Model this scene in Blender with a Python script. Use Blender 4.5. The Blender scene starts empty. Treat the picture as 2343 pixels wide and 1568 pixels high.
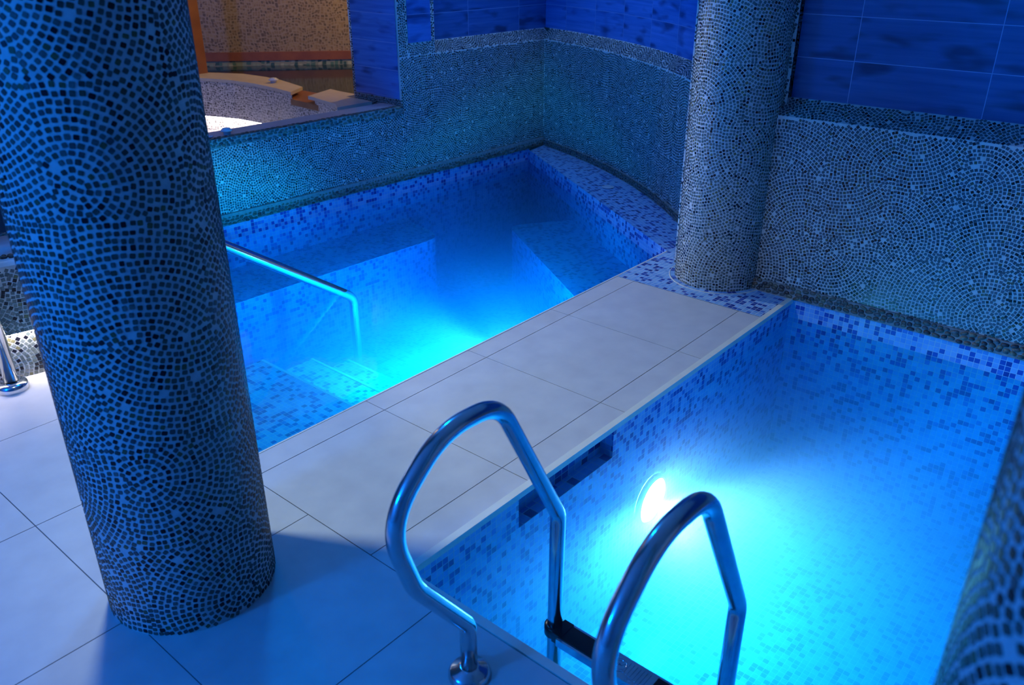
import bpy, bmesh, math, random
import numpy as np
from mathutils import Vector, Matrix

random.seed(7)
rng = np.random.default_rng(11)
scene = bpy.context.scene
C = scene.collection
PI = math.pi

# ------------------------------------------------------------------ tagging
def tag(o, label=None, cat=None, group=None, kind=None):
    if label: o['label'] = label
    if cat: o['category'] = cat
    if group: o['group'] = group
    if kind: o['kind'] = kind
    return o

def thing(name, label, cat, loc=(0, 0, 0), group=None):
    o = bpy.data.objects.new(name, None)
    o.empty_display_size = 0.1
    C.objects.link(o)
    o.location = loc
    return tag(o, label, cat, group)

def finish(name, me, mats, parent=None, smooth=False):
    for m in mats:
        me.materials.append(m)
    if smooth:
        me.polygons.foreach_set('use_smooth', [True] * len(me.polygons))
    o = bpy.data.objects.new(name, me)
    C.objects.link(o)
    if parent is not None:
        o.parent = parent
        o.matrix_parent_inverse = Matrix.Translation(-Vector(parent.location))
    me.update()
    return o

class MB:
    """collects faces for one mesh"""
    def __init__(self):
        self.v, self.f, self.m, self.uv, self.s = [], [], [], [], []
    def face(self, pts, uvs=None, mi=0, smooth=False):
        b = len(self.v)
        self.v.extend(tuple(p) for p in pts)
        self.f.append(tuple(range(b, b + len(pts))))
        self.m.append(mi); self.s.append(smooth)
        self.uv.extend(uvs if uvs else [(0.0, 0.0)] * len(pts))
    def quad_uv(self, o, e1, e2, l1, l2, uv0=(0, 0), mi=0):
        o, e1, e2 = Vector(o), Vector(e1), Vector(e2)
        self.face([o, o + e1 * l1, o + e1 * l1 + e2 * l2, o + e2 * l2],
                  [uv0, (uv0[0] + l1, uv0[1]), (uv0[0] + l1, uv0[1] + l2), (uv0[0], uv0[1] + l2)], mi)
    def box(self, a, b, mi=0):
        x0, y0, z0 = a; x1, y1, z1 = b
        self.face([(x0, y0, z1), (x1, y0, z1), (x1, y1, z1), (x0, y1, z1)], [(x0, y0), (x1, y0), (x1, y1), (x0, y1)], mi)
        self.face([(x0, y1, z0), (x1, y1, z0), (x1, y0, z0), (x0, y0, z0)], [(x0, y1), (x1, y1), (x1, y0), (x0, y0)], mi)
        self.face([(x0, y0, z0), (x1, y0, z0), (x1, y0, z1), (x0, y0, z1)], [(x0, z0), (x1, z0), (x1, z1), (x0, z1)], mi)
        self.face([(x1, y1, z0), (x0, y1, z0), (x0, y1, z1), (x1, y1, z1)], [(x1, z0), (x0, z0), (x0, z1), (x1, z1)], mi)
        self.face([(x0, y1, z0), (x0, y0, z0), (x0, y0, z1), (x0, y1, z1)], [(y1, z0), (y0, z0), (y0, z1), (y1, z1)], mi)
        self.face([(x1, y0, z0), (x1, y1, z0), (x1, y1, z1), (x1, y0, z1)], [(y0, z0), (y1, z0), (y1, z1), (y0, z1)], mi)
    def poly(self, pts, z, uvf=None, mi=0):
        p3 = [(p[0], p[1], z) for p in pts]
        self.face(p3, [uvf(p) if uvf else (p[0], p[1]) for p in pts], mi)
    def build(self, name, mats, parent=None, merge=False, bevel=0.0):
        me = bpy.data.meshes.new(name)
        me.from_pydata(self.v, [], self.f)
        me.polygons.foreach_set('material_index', self.m)
        me.polygons.foreach_set('use_smooth', self.s)
        uvl = me.uv_layers.new(name='UVMap')
        uvl.data.foreach_set('uv', [c for p in self.uv for c in p])
        if merge:
            bm = bmesh.new(); bm.from_mesh(me)
            bmesh.ops.remove_doubles(bm, verts=bm.verts, dist=1e-5)
            bmesh.ops.recalc_face_normals(bm, faces=bm.faces)
            bm.to_mesh(me); bm.free()
        o = finish(name, me, mats, parent)
        if bevel:
            b = o.modifiers.new('bevel', 'BEVEL'); b.width = bevel; b.segments = 3; b.limit_method = 'ANGLE'
            b.harden_normals = False
        return o

# ------------------------------------------------------------------ materials
def new_mat(name):
    m = bpy.data.materials.new(name); m.use_nodes = True
    nt = m.node_tree
    bs = nt.nodes['Principled BSDF']
    return m, nt, bs

def N(nt, t, **kw):
    n = nt.nodes.new(t)
    for k, v in kw.items():
        if k.startswith('i_'):
            n.inputs[k[2:].replace('_', ' ')].default_value = v
        else:
            setattr(n, k, v)
    return n

def ramp(nt, fac, stops, interp='LINEAR'):
    r = nt.nodes.new('ShaderNodeValToRGB')
    r.color_ramp.interpolation = interp
    while len(r.color_ramp.elements) > 1:
        r.color_ramp.elements.remove(r.color_ramp.elements[-1])
    r.color_ramp.elements[0].position = stops[0][0]
    r.color_ramp.elements[0].color = (*stops[0][1], 1)
    for p, c in stops[1:]:
        e = r.color_ramp.elements.new(p); e.color = (*c, 1)
    nt.links.new(fac, r.inputs[0])
    return r

def mth(nt, op, a, b=None, c=None):
    n = nt.nodes.new('ShaderNodeMath'); n.operation = op
    for k, x in enumerate((a, b, c)):
        if x is None: continue
        if isinstance(x, (int, float)): n.inputs[k].default_value = x
        else: nt.links.new(x, n.inputs[k])
    return n.outputs[0]

def plain(name, col, rough=0.5, metal=0.0, spec=0.5):
    m, nt, bs = new_mat(name)
    bs.inputs['Base Color'].default_value = (*col, 1)
    bs.inputs['Roughness'].default_value = rough
    bs.inputs['Metallic'].default_value = metal
    bs.inputs['Specular IOR Level'].default_value = spec
    return m

def noisy(name, c1, c2, scale, rough=0.5, bump=0.0, metal=0.0, spec=0.5):
    m, nt, bs = new_mat(name)
    tc = N(nt, 'ShaderNodeTexCoord')
    no = N(nt, 'ShaderNodeTexNoise'); no.inputs['Scale'].default_value = scale; no.inputs['Detail'].default_value = 5
    nt.links.new(tc.outputs['Object'], no.inputs['Vector'])
    r = ramp(nt, no.outputs['Fac'], [(0.3, c1), (0.7, c2)])
    nt.links.new(r.outputs[0], bs.inputs['Base Color'])
    bs.inputs['Roughness'].default_value = rough
    bs.inputs['Metallic'].default_value = metal
    bs.inputs['Specular IOR Level'].default_value = spec
    if bump:
        bp = N(nt, 'ShaderNodeBump'); bp.inputs['Strength'].default_value = bump; bp.inputs['Distance'].default_value = 0.002
        nt.links.new(no.outputs['Fac'], bp.inputs['Height']); nt.links.new(bp.outputs[0], bs.inputs['Normal'])
    return m

def island_mat(name, stops, rough=0.25, spec=0.4):
    """colour picked per separate tile / pebble"""
    m, nt, bs = new_mat(name)
    g = N(nt, 'ShaderNodeNewGeometry')
    r = ramp(nt, g.outputs['Random Per Island'], stops, 'CONSTANT')
    tc = N(nt, 'ShaderNodeTexCoord')
    no = N(nt, 'ShaderNodeTexNoise'); no.inputs['Scale'].default_value = 160
    nt.links.new(tc.outputs['Object'], no.inputs['Vector'])
    mx = N(nt, 'ShaderNodeMix', data_type='RGBA', blend_type='MULTIPLY'); mx.inputs[0].default_value = 0.6
    nt.links.new(r.outputs[0], mx.inputs[6])
    r2 = ramp(nt, no.outputs['Fac'], [(0.3, (0.5, 0.5, 0.5)), (0.7, (1.2, 1.2, 1.2))])
    nt.links.new(r2.outputs[0], mx.inputs[7])
    nt.links.new(mx.outputs[2], bs.inputs['Base Color'])
    bs.inputs['Roughness'].default_value = rough
    bs.inputs['Specular IOR Level'].default_value = spec
    return m

def pool_mosaic(name, pitch=0.025, grout=(0.62, 0.74, 0.80)):
    m, nt, bs = new_mat(name)
    uv = N(nt, 'ShaderNodeUVMap'); uv.uv_map = 'UVMap'
    sep = N(nt, 'ShaderNodeSeparateXYZ'); nt.links.new(uv.outputs[0], sep.inputs[0])
    cells, edges = [], []
    for k in (0, 1):
        s = mth(nt, 'DIVIDE', sep.outputs[k], pitch)
        cells.append(mth(nt, 'FLOOR', s))
        fr = mth(nt, 'FRACT', s)
        d = mth(nt, 'ABSOLUTE', mth(nt, 'SUBTRACT', fr, 0.5))
        edges.append(mth(nt, 'GREATER_THAN', d, 0.455))
    cx = N(nt, 'ShaderNodeCombineXYZ')
    nt.links.new(cells[0], cx.inputs[0]); nt.links.new(cells[1], cx.inputs[1])
    wn = N(nt, 'ShaderNodeTexWhiteNoise', noise_dimensions='3D'); nt.links.new(cx.outputs[0], wn.inputs['Vector'])
    r = ramp(nt, wn.outputs['Value'], [(0.0, (0.22, 0.46, 0.78)), (0.34, (0.28, 0.53, 0.83)), (0.58, (0.17, 0.39, 0.74)),
                                       (0.67, (0.07, 0.21, 0.60)), (0.76, (0.02, 0.075, 0.40)), (0.93, (0.012, 0.04, 0.28))], 'CONSTANT')
    ed = mth(nt, 'MAXIMUM', edges[0], edges[1])
    mx = N(nt, 'ShaderNodeMix', data_type='RGBA'); nt.links.new(ed, mx.inputs[0])
    nt.links.new(r.outputs[0], mx.inputs[6]); mx.inputs[7].default_value = (*grout, 1)
    nt.links.new(mx.outputs[2], bs.inputs['Base Color'])
    bs.inputs['Roughness'].default_value = 0.3
    bs.inputs['Specular IOR Level'].default_value = 0.35
    bp = N(nt, 'ShaderNodeBump', invert=True); bp.inputs['Strength'].default_value = 0.4; bp.inputs['Distance'].default_value = 0.001
    nt.links.new(ed, bp.inputs['Height']); nt.links.new(bp.outputs[0], bs.inputs['Normal'])
    return m

def wave_tile(name, tw=0.585, th=0.19, ou=0.0, ov=0.0, gain=1.0):
    """large glazed wall tile with horizontal brushed waves"""
    m, nt, bs = new_mat(name)
    uv = N(nt, 'ShaderNodeUVMap'); uv.uv_map = 'UVMap'
    sep = N(nt, 'ShaderNodeSeparateXYZ'); nt.links.new(uv.outputs[0], sep.inputs[0])
    su = mth(nt, 'DIVIDE', mth(nt, 'ADD', sep.outputs[0], ou), tw)
    sv = mth(nt, 'DIVIDE', mth(nt, 'ADD', sep.outputs[1], ov), th)
    ed = []
    for s, w in ((su, 0.5 - 0.0016 / tw), (sv, 0.5 - 0.0016 / th)):
        d = mth(nt, 'ABSOLUTE', mth(nt, 'SUBTRACT', mth(nt, 'FRACT', s), 0.5))
        ed.append(mth(nt, 'GREATER_THAN', d, w))
    edge = mth(nt, 'MAXIMUM', ed[0], ed[1])
    cell = N(nt, 'ShaderNodeCombineXYZ')
    nt.links.new(mth(nt, 'FLOOR', su), cell.inputs[0]); nt.links.new(mth(nt, 'FLOOR', sv), cell.inputs[1])
    wn = N(nt, 'ShaderNodeTexWhiteNoise'); nt.links.new(cell.outputs[0], wn.inputs['Vector'])
    # each tile shifts the brushed pattern
    off = N(nt, 'ShaderNodeVectorMath', operation='SCALE'); nt.links.new(wn.outputs['Color'], off.inputs[0]); off.inputs['Scale'].default_value = 30
    add = N(nt, 'ShaderNodeVectorMath', operation='ADD'); nt.links.new(uv.outputs[0], add.inputs[0]); nt.links.new(off.outputs[0], add.inputs[1])
    mp = N(nt, 'ShaderNodeMapping'); mp.inputs['Scale'].default_value = (2.2, 42, 1); nt.links.new(add.outputs[0], mp.inputs['Vector'])
    n1 = N(nt, 'ShaderNodeTexNoise'); n1.inputs['Scale'].default_value = 1; n1.inputs['Detail'].default_value = 4; nt.links.new(mp.outputs[0], n1.inputs['Vector'])
    mp2 = N(nt, 'ShaderNodeMapping'); mp2.inputs['Scale'].default_value = (4.2, 13, 1); nt.links.new(add.outputs[0], mp2.inputs['Vector'])
    n2 = N(nt, 'ShaderNodeTexNoise'); n2.inputs['Scale'].default_value = 1; n2.inputs['Detail'].default_value = 1.5; nt.links.new(mp2.outputs[0], n2.inputs['Vector'])
    g = gain
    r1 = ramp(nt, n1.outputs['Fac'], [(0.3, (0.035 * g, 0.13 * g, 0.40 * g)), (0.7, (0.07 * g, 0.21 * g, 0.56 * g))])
    r2 = ramp(nt, n2.outputs['Fac'], [(0.30, (0.36, 0.36, 0.42)), (0.46, (1, 1, 1))])
    mx = N(nt, 'ShaderNodeMix', data_type='RGBA', blend_type='MULTIPLY'); mx.inputs[0].default_value = 1
    nt.links.new(r1.outputs[0], mx.inputs[6]); nt.links.new(r2.outputs[0], mx.inputs[7])
    mx2 = N(nt, 'ShaderNodeMix', data_type='RGBA'); nt.links.new(edge, mx2.inputs[0])
    nt.links.new(mx.outputs[2], mx2.inputs[6]); mx2.inputs[7].default_value = (0.16, 0.32, 0.6, 1)
    nt.links.new(mx2.outputs[2], bs.inputs['Base Color'])
    bs.inputs['Roughness'].default_value = 0.22
    bp = N(nt, 'ShaderNodeBump'); bp.inputs['Strength'].default_value = 0.15; bp.inputs['Distance'].default_value = 0.002
    nt.links.new(n1.outputs['Fac'], bp.inputs['Height']); nt.links.new(bp.outputs[0], bs.inputs['Normal'])
    return m

def fine_mosaic(name, tiles, grout, scale=55.0):
    """small irregular mosaic, for surfaces seen from far away"""
    m, nt, bs = new_mat(name)
    uv = N(nt, 'ShaderNodeUVMap'); uv.uv_map = 'UVMap'
    nz = N(nt, 'ShaderNodeTexNoise'); nz.inputs['Scale'].default_value = 4
    nt.links.new(uv.outputs[0], nz.inputs['Vector'])
    sc = N(nt, 'ShaderNodeVectorMath', operation='SCALE'); nt.links.new(nz.outputs['Color'], sc.inputs[0]); sc.inputs['Scale'].default_value = 0.12
    ad = N(nt, 'ShaderNodeVectorMath', operation='ADD'); nt.links.new(uv.outputs[0], ad.inputs[0]); nt.links.new(sc.outputs[0], ad.inputs[1])
    vo = N(nt, 'ShaderNodeTexVoronoi', voronoi_dimensions='2D', distance='CHEBYCHEV'); vo.inputs['Scale'].default_value = scale
    vo.inputs['Randomness'].default_value = 0.45
    nt.links.new(ad.outputs[0], vo.inputs['Vector'])
    sp = N(nt, 'ShaderNodeSeparateColor'); nt.links.new(vo.outputs['Color'], sp.inputs[0])
    r = ramp(nt, sp.outputs[0], tiles, 'CONSTANT')
    inside = mth(nt, 'LESS_THAN', vo.outputs['Distance'], 0.37)
    mx = N(nt, 'ShaderNodeMix', data_type='RGBA'); nt.links.new(inside, mx.inputs[0])
    mx.inputs[6].default_value = (*grout, 1); nt.links.new(r.outputs[0], mx.inputs[7])
    nt.links.new(mx.outputs[2], bs.inputs['Base Color'])
    bs.inputs['Roughness'].default_value = 0.4
    return m

def emit(name, col, strength):
    m = bpy.data.materials.new(name); m.use_nodes = True
    nt = m.node_tree; nt.nodes.clear()
    e = N(nt, 'ShaderNodeEmission'); e.inputs[0].default_value = (*col, 1); e.inputs[1].default_value = strength
    o = N(nt, 'ShaderNodeOutputMaterial'); nt.links.new(e.outputs[0], o.inputs[0])
    return m

def water_mat(name, sig_a, sig_s, g=0.55, bump=0.02):
    m = bpy.data.materials.new(name); m.use_nodes = True
    nt = m.node_tree; nt.nodes.clear()
    out = N(nt, 'ShaderNodeOutputMaterial')
    fr = N(nt, 'ShaderNodeFresnel'); fr.inputs['IOR'].default_value = 1.33
    gl = N(nt, 'ShaderNodeBsdfGlossy'); gl.inputs['Roughness'].default_value = 0.03
    tr = N(nt, 'ShaderNodeBsdfTransparent')
    tc = N(nt, 'ShaderNodeTexCoord')
    no = N(nt, 'ShaderNodeTexNoise'); no.inputs['Scale'].default_value = 9; no.inputs['Detail'].default_value = 2
    nt.links.new(tc.outputs['Object'], no.inputs['Vector'])
    bp = N(nt, 'ShaderNodeBump'); bp.inputs['Strength'].default_value = bump; bp.inputs['Distance'].default_value = 0.05
    nt.links.new(no.outputs['Fac'], bp.inputs['Height'])
    nt.links.new(bp.outputs[0], gl.inputs['Normal']); nt.links.new(bp.outputs[0], fr.inputs['Normal'])
    geo = N(nt, 'ShaderNodeNewGeometry')
    fac = fr.outputs[0]
    mx = N(nt, 'ShaderNodeMixShader'); nt.links.new(fac, mx.inputs[0])
    nt.links.new(tr.outputs[0], mx.inputs[1]); nt.links.new(gl.outputs[0], mx.inputs[2])
    nt.links.new(mx.outputs[0], out.inputs['Surface'])
    # volume: absorption + scattering coefficients per metre
    da = max(sig_a)
    ab = N(nt, 'ShaderNodeVolumeAbsorption'); ab.inputs['Density'].default_value = da
    ab.inputs['Color'].default_value = (*[1 - s / da for s in sig_a], 1)
    if max(sig_s) > 0:
        ds = max(sig_s)
        sc = N(nt, 'ShaderNodeVolumeScatter'); sc.inputs['Density'].default_value = ds
        sc.inputs['Color'].default_value = (*[s / ds for s in sig_s], 1)
        sc.inputs['Anisotropy'].default_value = g
        ad = N(nt, 'ShaderNodeAddShader'); nt.links.new(ab.outputs[0], ad.inputs[0]); nt.links.new(sc.outputs[0], ad.inputs[1])
        nt.links.new(ad.outputs[0], out.inputs['Volume'])
    else:
        nt.links.new(ab.outputs[0], out.inputs['Volume'])
    return m

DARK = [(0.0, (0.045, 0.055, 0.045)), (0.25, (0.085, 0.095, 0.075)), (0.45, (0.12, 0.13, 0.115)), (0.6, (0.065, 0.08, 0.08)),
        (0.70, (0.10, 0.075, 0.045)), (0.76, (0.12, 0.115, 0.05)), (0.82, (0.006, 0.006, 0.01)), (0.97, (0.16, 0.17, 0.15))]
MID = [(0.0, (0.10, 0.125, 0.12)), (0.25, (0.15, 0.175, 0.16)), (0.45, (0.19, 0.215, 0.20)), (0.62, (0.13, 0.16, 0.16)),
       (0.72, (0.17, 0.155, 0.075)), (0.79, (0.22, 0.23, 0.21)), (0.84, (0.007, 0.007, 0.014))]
M = dict(
    grout=noisy('mosaic_grout', (0.52, 0.54, 0.52), (0.66, 0.67, 0.64), 40, 0.75, 0.2),
    bed=noisy('pebble_grout', (0.20, 0.21, 0.21), (0.30, 0.31, 0.30), 40, 0.8),
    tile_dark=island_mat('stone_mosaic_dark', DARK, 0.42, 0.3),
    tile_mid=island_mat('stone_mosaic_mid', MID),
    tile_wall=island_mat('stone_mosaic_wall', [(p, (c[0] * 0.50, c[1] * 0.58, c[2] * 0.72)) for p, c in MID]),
    pebble=island_mat('pebble_stone', [(0, (0.10, 0.10, 0.08)), (0.3, (0.15, 0.11, 0.08)), (0.5, (0.10, 0.12, 0.12)), (0.7, (0.17, 0.17, 0.12)), (0.85, (0.05, 0.045, 0.05))], 0.3),
    pool=pool_mosaic('pool_mosaic'),
    deck=noisy('deck_porcelain', (0.60, 0.58, 0.57), (0.68, 0.66, 0.64), 9, 0.42, 0.0, 0.0, 0.4),
    deck_grout=plain('deck_grout', (0.10, 0.11, 0.13), 0.8),
    cream=noisy('cream_trim', (0.80, 0.78, 0.66), (0.86, 0.84, 0.72), 14, 0.4),
    slab=noisy('sill_slab', (0.44, 0.43, 0.45), (0.52, 0.51, 0.52), 12, 0.35),
    plaster=noisy('plaster', (0.45, 0.46, 0.48), (0.55, 0.56, 0.58), 3, 0.8),
    steel=noisy('polished_steel', (0.66, 0.67, 0.68), (0.74, 0.75, 0.76), 30, 0.16, 0.0, 1.0),
    rubber=plain('black_rubber', (0.006, 0.006, 0.008), 0.25),
    button=plain('pale_plastic', (0.62, 0.66, 0.72), 0.35),
    warm_wall=fine_mosaic('brown_mosaic', [(0, (0.20, 0.15, 0.09)), (0.3, (0.28, 0.21, 0.12)), (0.6, (0.14, 0.11, 0.07)), (0.8, (0.34, 0.27, 0.16))], (0.36, 0.30, 0.22), 38),
    pale_mosaic=fine_mosaic('pale_mosaic', [(0, (0.20, 0.17, 0.15)), (0.3, (0.36, 0.32, 0.29)), (0.62, (0.10, 0.09, 0.08)), (0.8, (0.5, 0.45, 0.41))], (0.72, 0.66, 0.62), 50),
    brown=noisy('brown_tile', (0.24, 0.08, 0.035), (0.33, 0.12, 0.05), 8, 0.4),
    beige=noisy('beige_slab', (0.52, 0.45, 0.38), (0.60, 0.53, 0.45), 8, 0.4),
    teal=fine_mosaic('teal_mosaic', [(0, (0.10, 0.22, 0.17)), (0.3, (0.30, 0.40, 0.30)), (0.6, (0.05, 0.12, 0.10)), (0.8, (0.45, 0.50, 0.38))], (0.3, 0.33, 0.25), 22),
)
M['wave_back'] = wave_tile('wave_tile_back', ou=0.0, ov=-0.96, gain=0.7)  # gain per wall puts how brightly it is lit into the tile colour
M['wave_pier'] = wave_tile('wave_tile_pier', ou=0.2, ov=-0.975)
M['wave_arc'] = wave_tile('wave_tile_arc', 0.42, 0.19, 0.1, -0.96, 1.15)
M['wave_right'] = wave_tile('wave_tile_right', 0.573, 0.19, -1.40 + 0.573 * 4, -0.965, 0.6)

# ------------------------------------------------------------------ mosaic sheets
def make_sheet(S, pitch, seed):
    """one square sheet of hand-laid mosaic: tiles settle along a curved flow (returns x, y, angle)"""
    r = np.random.default_rng(seed)
    n1 = max(3, int(round(S / pitch)))
    n = int(round((S / pitch) ** 2))
    cx, cy = (r.random(2) * 1.8 - 0.4) * S
    ph = r.random() * PI
    k = (r.random() * 0.8 - 0.4)
    def field(p):
        a = np.arctan2(p[:, 1] - cy, p[:, 0] - cx)
        return a
    # rows laid in arcs round a centre near the sheet, then settled
    q = r.random() * 2 * PI; dd = (0.30 + 0.9 * r.random()) * S
    cx, cy = S / 2 + dd * math.cos(q), S / 2 + dd * math.sin(q)
    L = []
    rad = pitch * r.random()
    while rad < 2.2 * S:
        m_ = max(1, int(round(2 * PI * rad / pitch)))
        a_ = np.arange(m_) * 2 * PI / m_ + r.random() * 6
        L.append(np.stack([cx + rad * np.cos(a_), cy + rad * np.sin(a_)], 1)); rad += pitch
    P = np.concatenate(L)
    P = P[(P[:, 0] > 0) & (P[:, 0] < S) & (P[:, 1] > 0) & (P[:, 1] < S)]
    P = P + r.normal(0, pitch * 0.13, P.shape)
    n = len(P)
    res = 96
    g = (np.arange(res) + 0.5) / res * S
    px, py = np.meshgrid(g, g); px = px.ravel(); py = py.ravel()
    for it in range(6):
        th = field(P); c, s = np.cos(th), np.sin(th)
        dx = px[:, None] - P[None, :, 0]; dy = py[:, None] - P[None, :, 1]
        d = np.maximum(np.abs(dx * c + dy * s), np.abs(-dx * s + dy * c))
        w = d.argmin(1)
        cnt = np.bincount(w, minlength=n)
        sx = np.bincount(w, px, n); sy = np.bincount(w, py, n)
        ok = cnt > 0
        P[ok, 0] = sx[ok] / cnt[ok]; P[ok, 1] = sy[ok] / cnt[ok]
    return P, field(P), cnt

SHEETS = {}
def sheets(S, pitch):
    key = (round(S, 4), round(pitch, 4))
    if key not in SHEETS:
        SHEETS[key] = [make_sheet(S, pitch, 100 + i) for i in range(4)]
    return SHEETS[key]

def lay(u0, u1, v0, v1, S, pitch, seed, wrap=False, mf=0.37):
    """tile centres and angles over a rectangle in surface metres"""
    r = np.random.default_rng(seed)
    sh = sheets(S, pitch)
    nu = int(math.ceil((u1 - u0) / S - 1e-6)); nv = int(math.ceil((v1 - v0) / S - 1e-6))
    X, Y, A = [], [], []
    for i in range(nu):
        for j in range(nv):
            P, th, cnt = sh[r.integers(4)]
            x, y, a = P[:, 0] - S / 2, P[:, 1] - S / 2, th.copy()
            q = r.integers(4)
            for _ in range(q):
                x, y = -y, x; a = a + PI / 2
            if r.random() < 0.5:
                x = -x; a = -a
            keep = (cnt > np.median(cnt) * 0.55) & (r.random(len(x)) > 0.012)
            jx = r.normal(0, 0.0006, len(x)); ja = r.normal(0, 0.09, len(x))
            X.append((x + jx)[keep] + u0 + (i + .5) * S); Y.append((y + jx[::-1])[keep] + v0 + (j + .5) * S); A.append((a + ja)[keep])
    X = np.concatenate(X); Y = np.concatenate(Y); A = np.concatenate(A)
    m = pitch * 0.37; mu = pitch * mf
    k = (Y > v0 + m) & (Y < v1 - m)
    if not wrap: k &= (X > u0 + mu) & (X < u1 - mu)
    return X[k], Y[k], A[k]

def tile_arrays(X, Y, A, half, fmap, corners=4, h=0.0012, seed=5):
    r = np.random.default_rng(seed)
    n = len(X)
    hs = half * (1 + r.normal(0, 0.07, n)); ws = half * (1 + r.normal(0, 0.07, n))
    if corners == 4:
        base = np.array([(-1, -1), (1, -1), (1, 1), (-1, 1)], float)
    else:
        k = 0.68
        base = np.array([(-k, -1), (k, -1), (1, -k), (1, k), (k, 1), (-k, 1), (-1, k), (-1, -k)], float)
    nc = len(base)
    c, s = np.cos(A), np.sin(A)
    def ring(f, hh):
        bx = base[None, :, 0] * ws[:, None] * f; by = base[None, :, 1] * hs[:, None] * f
        u = X[:, None] + bx * c[:, None] - by * s[:, None]
        v = Y[:, None] + bx * s[:, None] + by * c[:, None]
        return fmap(u, v, np.full_like(u, hh))
    top = ring(0.93, h); bot = ring(1.0, -0.0005)
    verts = np.concatenate([top, bot], axis=1).reshape(-1, 3)
    off = (np.arange(n) * 2 * nc)[:, None]
    tops = off + np.arange(nc)[None, :]
    sides = []
    for i in range(nc):
        j = (i + 1) % nc
        sides.append(off + np.array([[nc + i, nc + j, j, i]]))
    sides = np.concatenate(sides, 0)
    return verts, tops, sides

def mosaic(name, fmap, u0, u1, v0, v1, gu, gv, S, pitch, half, tmat, parent=None, seed=1, corners=4, wrap=False, mf=0.37):
    """grout-coloured base surface plus its laid tiles as one mesh"""
    us = np.linspace(u0, u1, gu + 1); vs = np.linspace(v0, v1, gv + 1)
    U, V = np.meshgrid(us, vs)
    bv = fmap(U, V, np.zeros_like(U)).reshape(-1, 3)
    idx = np.arange((gu + 1) * (gv + 1)).reshape(gv + 1, gu + 1)
    bq = np.stack([idx[:-1, :-1], idx[:-1, 1:], idx[1:, 1:], idx[1:, :-1]], -1).reshape(-1, 4)
    X, Y, A = lay(u0, u1, v0, v1, S, pitch, seed, wrap, mf)
    tv, tops, sides = tile_arrays(X, Y, A, half, fmap, corners, seed=seed)
    nb = len(bv)
    verts = np.concatenate([bv, tv], 0)
    loops = np.concatenate([bq.ravel(), (tops + nb).ravel(), (sides + nb).ravel()])
    nc = tops.shape[1]
    sizes = np.concatenate([np.full(len(bq), 4), np.full(len(tops), nc), np.full(len(sides), 4)])
    starts = np.concatenate([[0], np.cumsum(sizes)[:-1]])
    mi = np.concatenate([np.zeros(len(bq)), np.ones(len(tops) + len(sides))]).astype(int)
    me = bpy.data.meshes.new(name)
    me.vertices.add(len(verts)); me.vertices.foreach_set('co', verts.ravel())
    me.loops.add(len(loops)); me.loops.foreach_set('vertex_index', loops.astype(np.int32))
    me.polygons.add(len(sizes)); me.polygons.foreach_set('loop_start', starts.astype(np.int32))
    me.polygons.foreach_set('material_index', mi.astype(np.int32))
    sm = np.concatenate([np.ones(len(bq), bool), np.zeros(len(tops) + len(sides), bool)])
    me.polygons.foreach_set('use_smooth', sm)
    me.update(calc_edges=True); me.validate()
    return finish(name, me, [M['grout'], tmat], parent)

def plane_map(o, e1, e2, n):
    o, e1, e2, n = map(np.array, (o, e1, e2, n))
    return lambda u, v, h: o + u[..., None] * e1 + v[..., None] * e2 + h[..., None] * n

def cyl_map(cx, cy, r, z0=0.0, sgn=1):
    def f(u, v, h):
        a = u / r; rr = r + sgn * h
        return np.stack([cx + rr * np.cos(a), cy + rr * np.sin(a), z0 + v], -1)
    return f

# pebbles: flattened rounded stones
def ico():
    bm = bmesh.new(); bmesh.ops.create_icosphere(bm, subdivisions=2, radius=1)
    bm.verts.ensure_lookup_table()
    v = np.array([x.co[:] for x in bm.verts]); f = [[q.index for q in p.verts] for p in bm.faces]
    bm.free(); return v, np.array(f)
ICO_V, ICO_F = ico()

def pebbles(name, place, length, rows, pw, ph, parent=None, seed=3, base=None, mat=None):
    """rows of pebbles; place(s, t) -> (point, along, across, normal); base = MB of bedding faces"""
    r = np.random.default_rng(seed)
    V, F = [], []
    nv = 0
    for j in range(rows):
        s = -r.random() * pw
        while s < length:
            w = pw * (0.75 + 0.5 * r.random())
            t = (j + 0.5) / rows + r.normal(0, 0.05)
            P, a, c, n = place(min(max(s + w / 2, 0), length), t)
            hw, hh, hd = w * 0.46, ph * (0.40 + 0.12 * r.random()), 0.006
            ang = r.normal(0, 0.18)
            a2 = a * math.cos(ang) + c * math.sin(ang); c2 = c * math.cos(ang) - a * math.sin(ang)
            q = ICO_V
            sup = np.sign(q) * np.abs(q) ** 0.8
            pts = P + sup[:, :1] * hw * a2 + sup[:, 1:2] * hh * c2 + q[:, 2:] * hd * n
            V.append(pts); F.append(ICO_F + nv); nv += len(pts)
            s += w
    V = np.concatenate(V); F = np.concatenate(F)
    fv = [tuple(x) for x in V]; ff = [tuple(x) for x in F.tolist()]; mi = [1] * len(ff); sm = [True] * len(ff)
    if base:
        for q in base:
            b = len(fv); fv += [tuple(p) for p in q]; ff.append(tuple(range(b, b + len(q)))); mi.append(0); sm.append(False)
    me = bpy.data.meshes.new(name); me.from_pydata(fv, [], ff)
    me.polygons.foreach_set('material_index', mi); me.polygons.foreach_set('use_smooth', sm)
    return finish(name, me, [M['bed'], mat or M['pebble']], parent)

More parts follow.
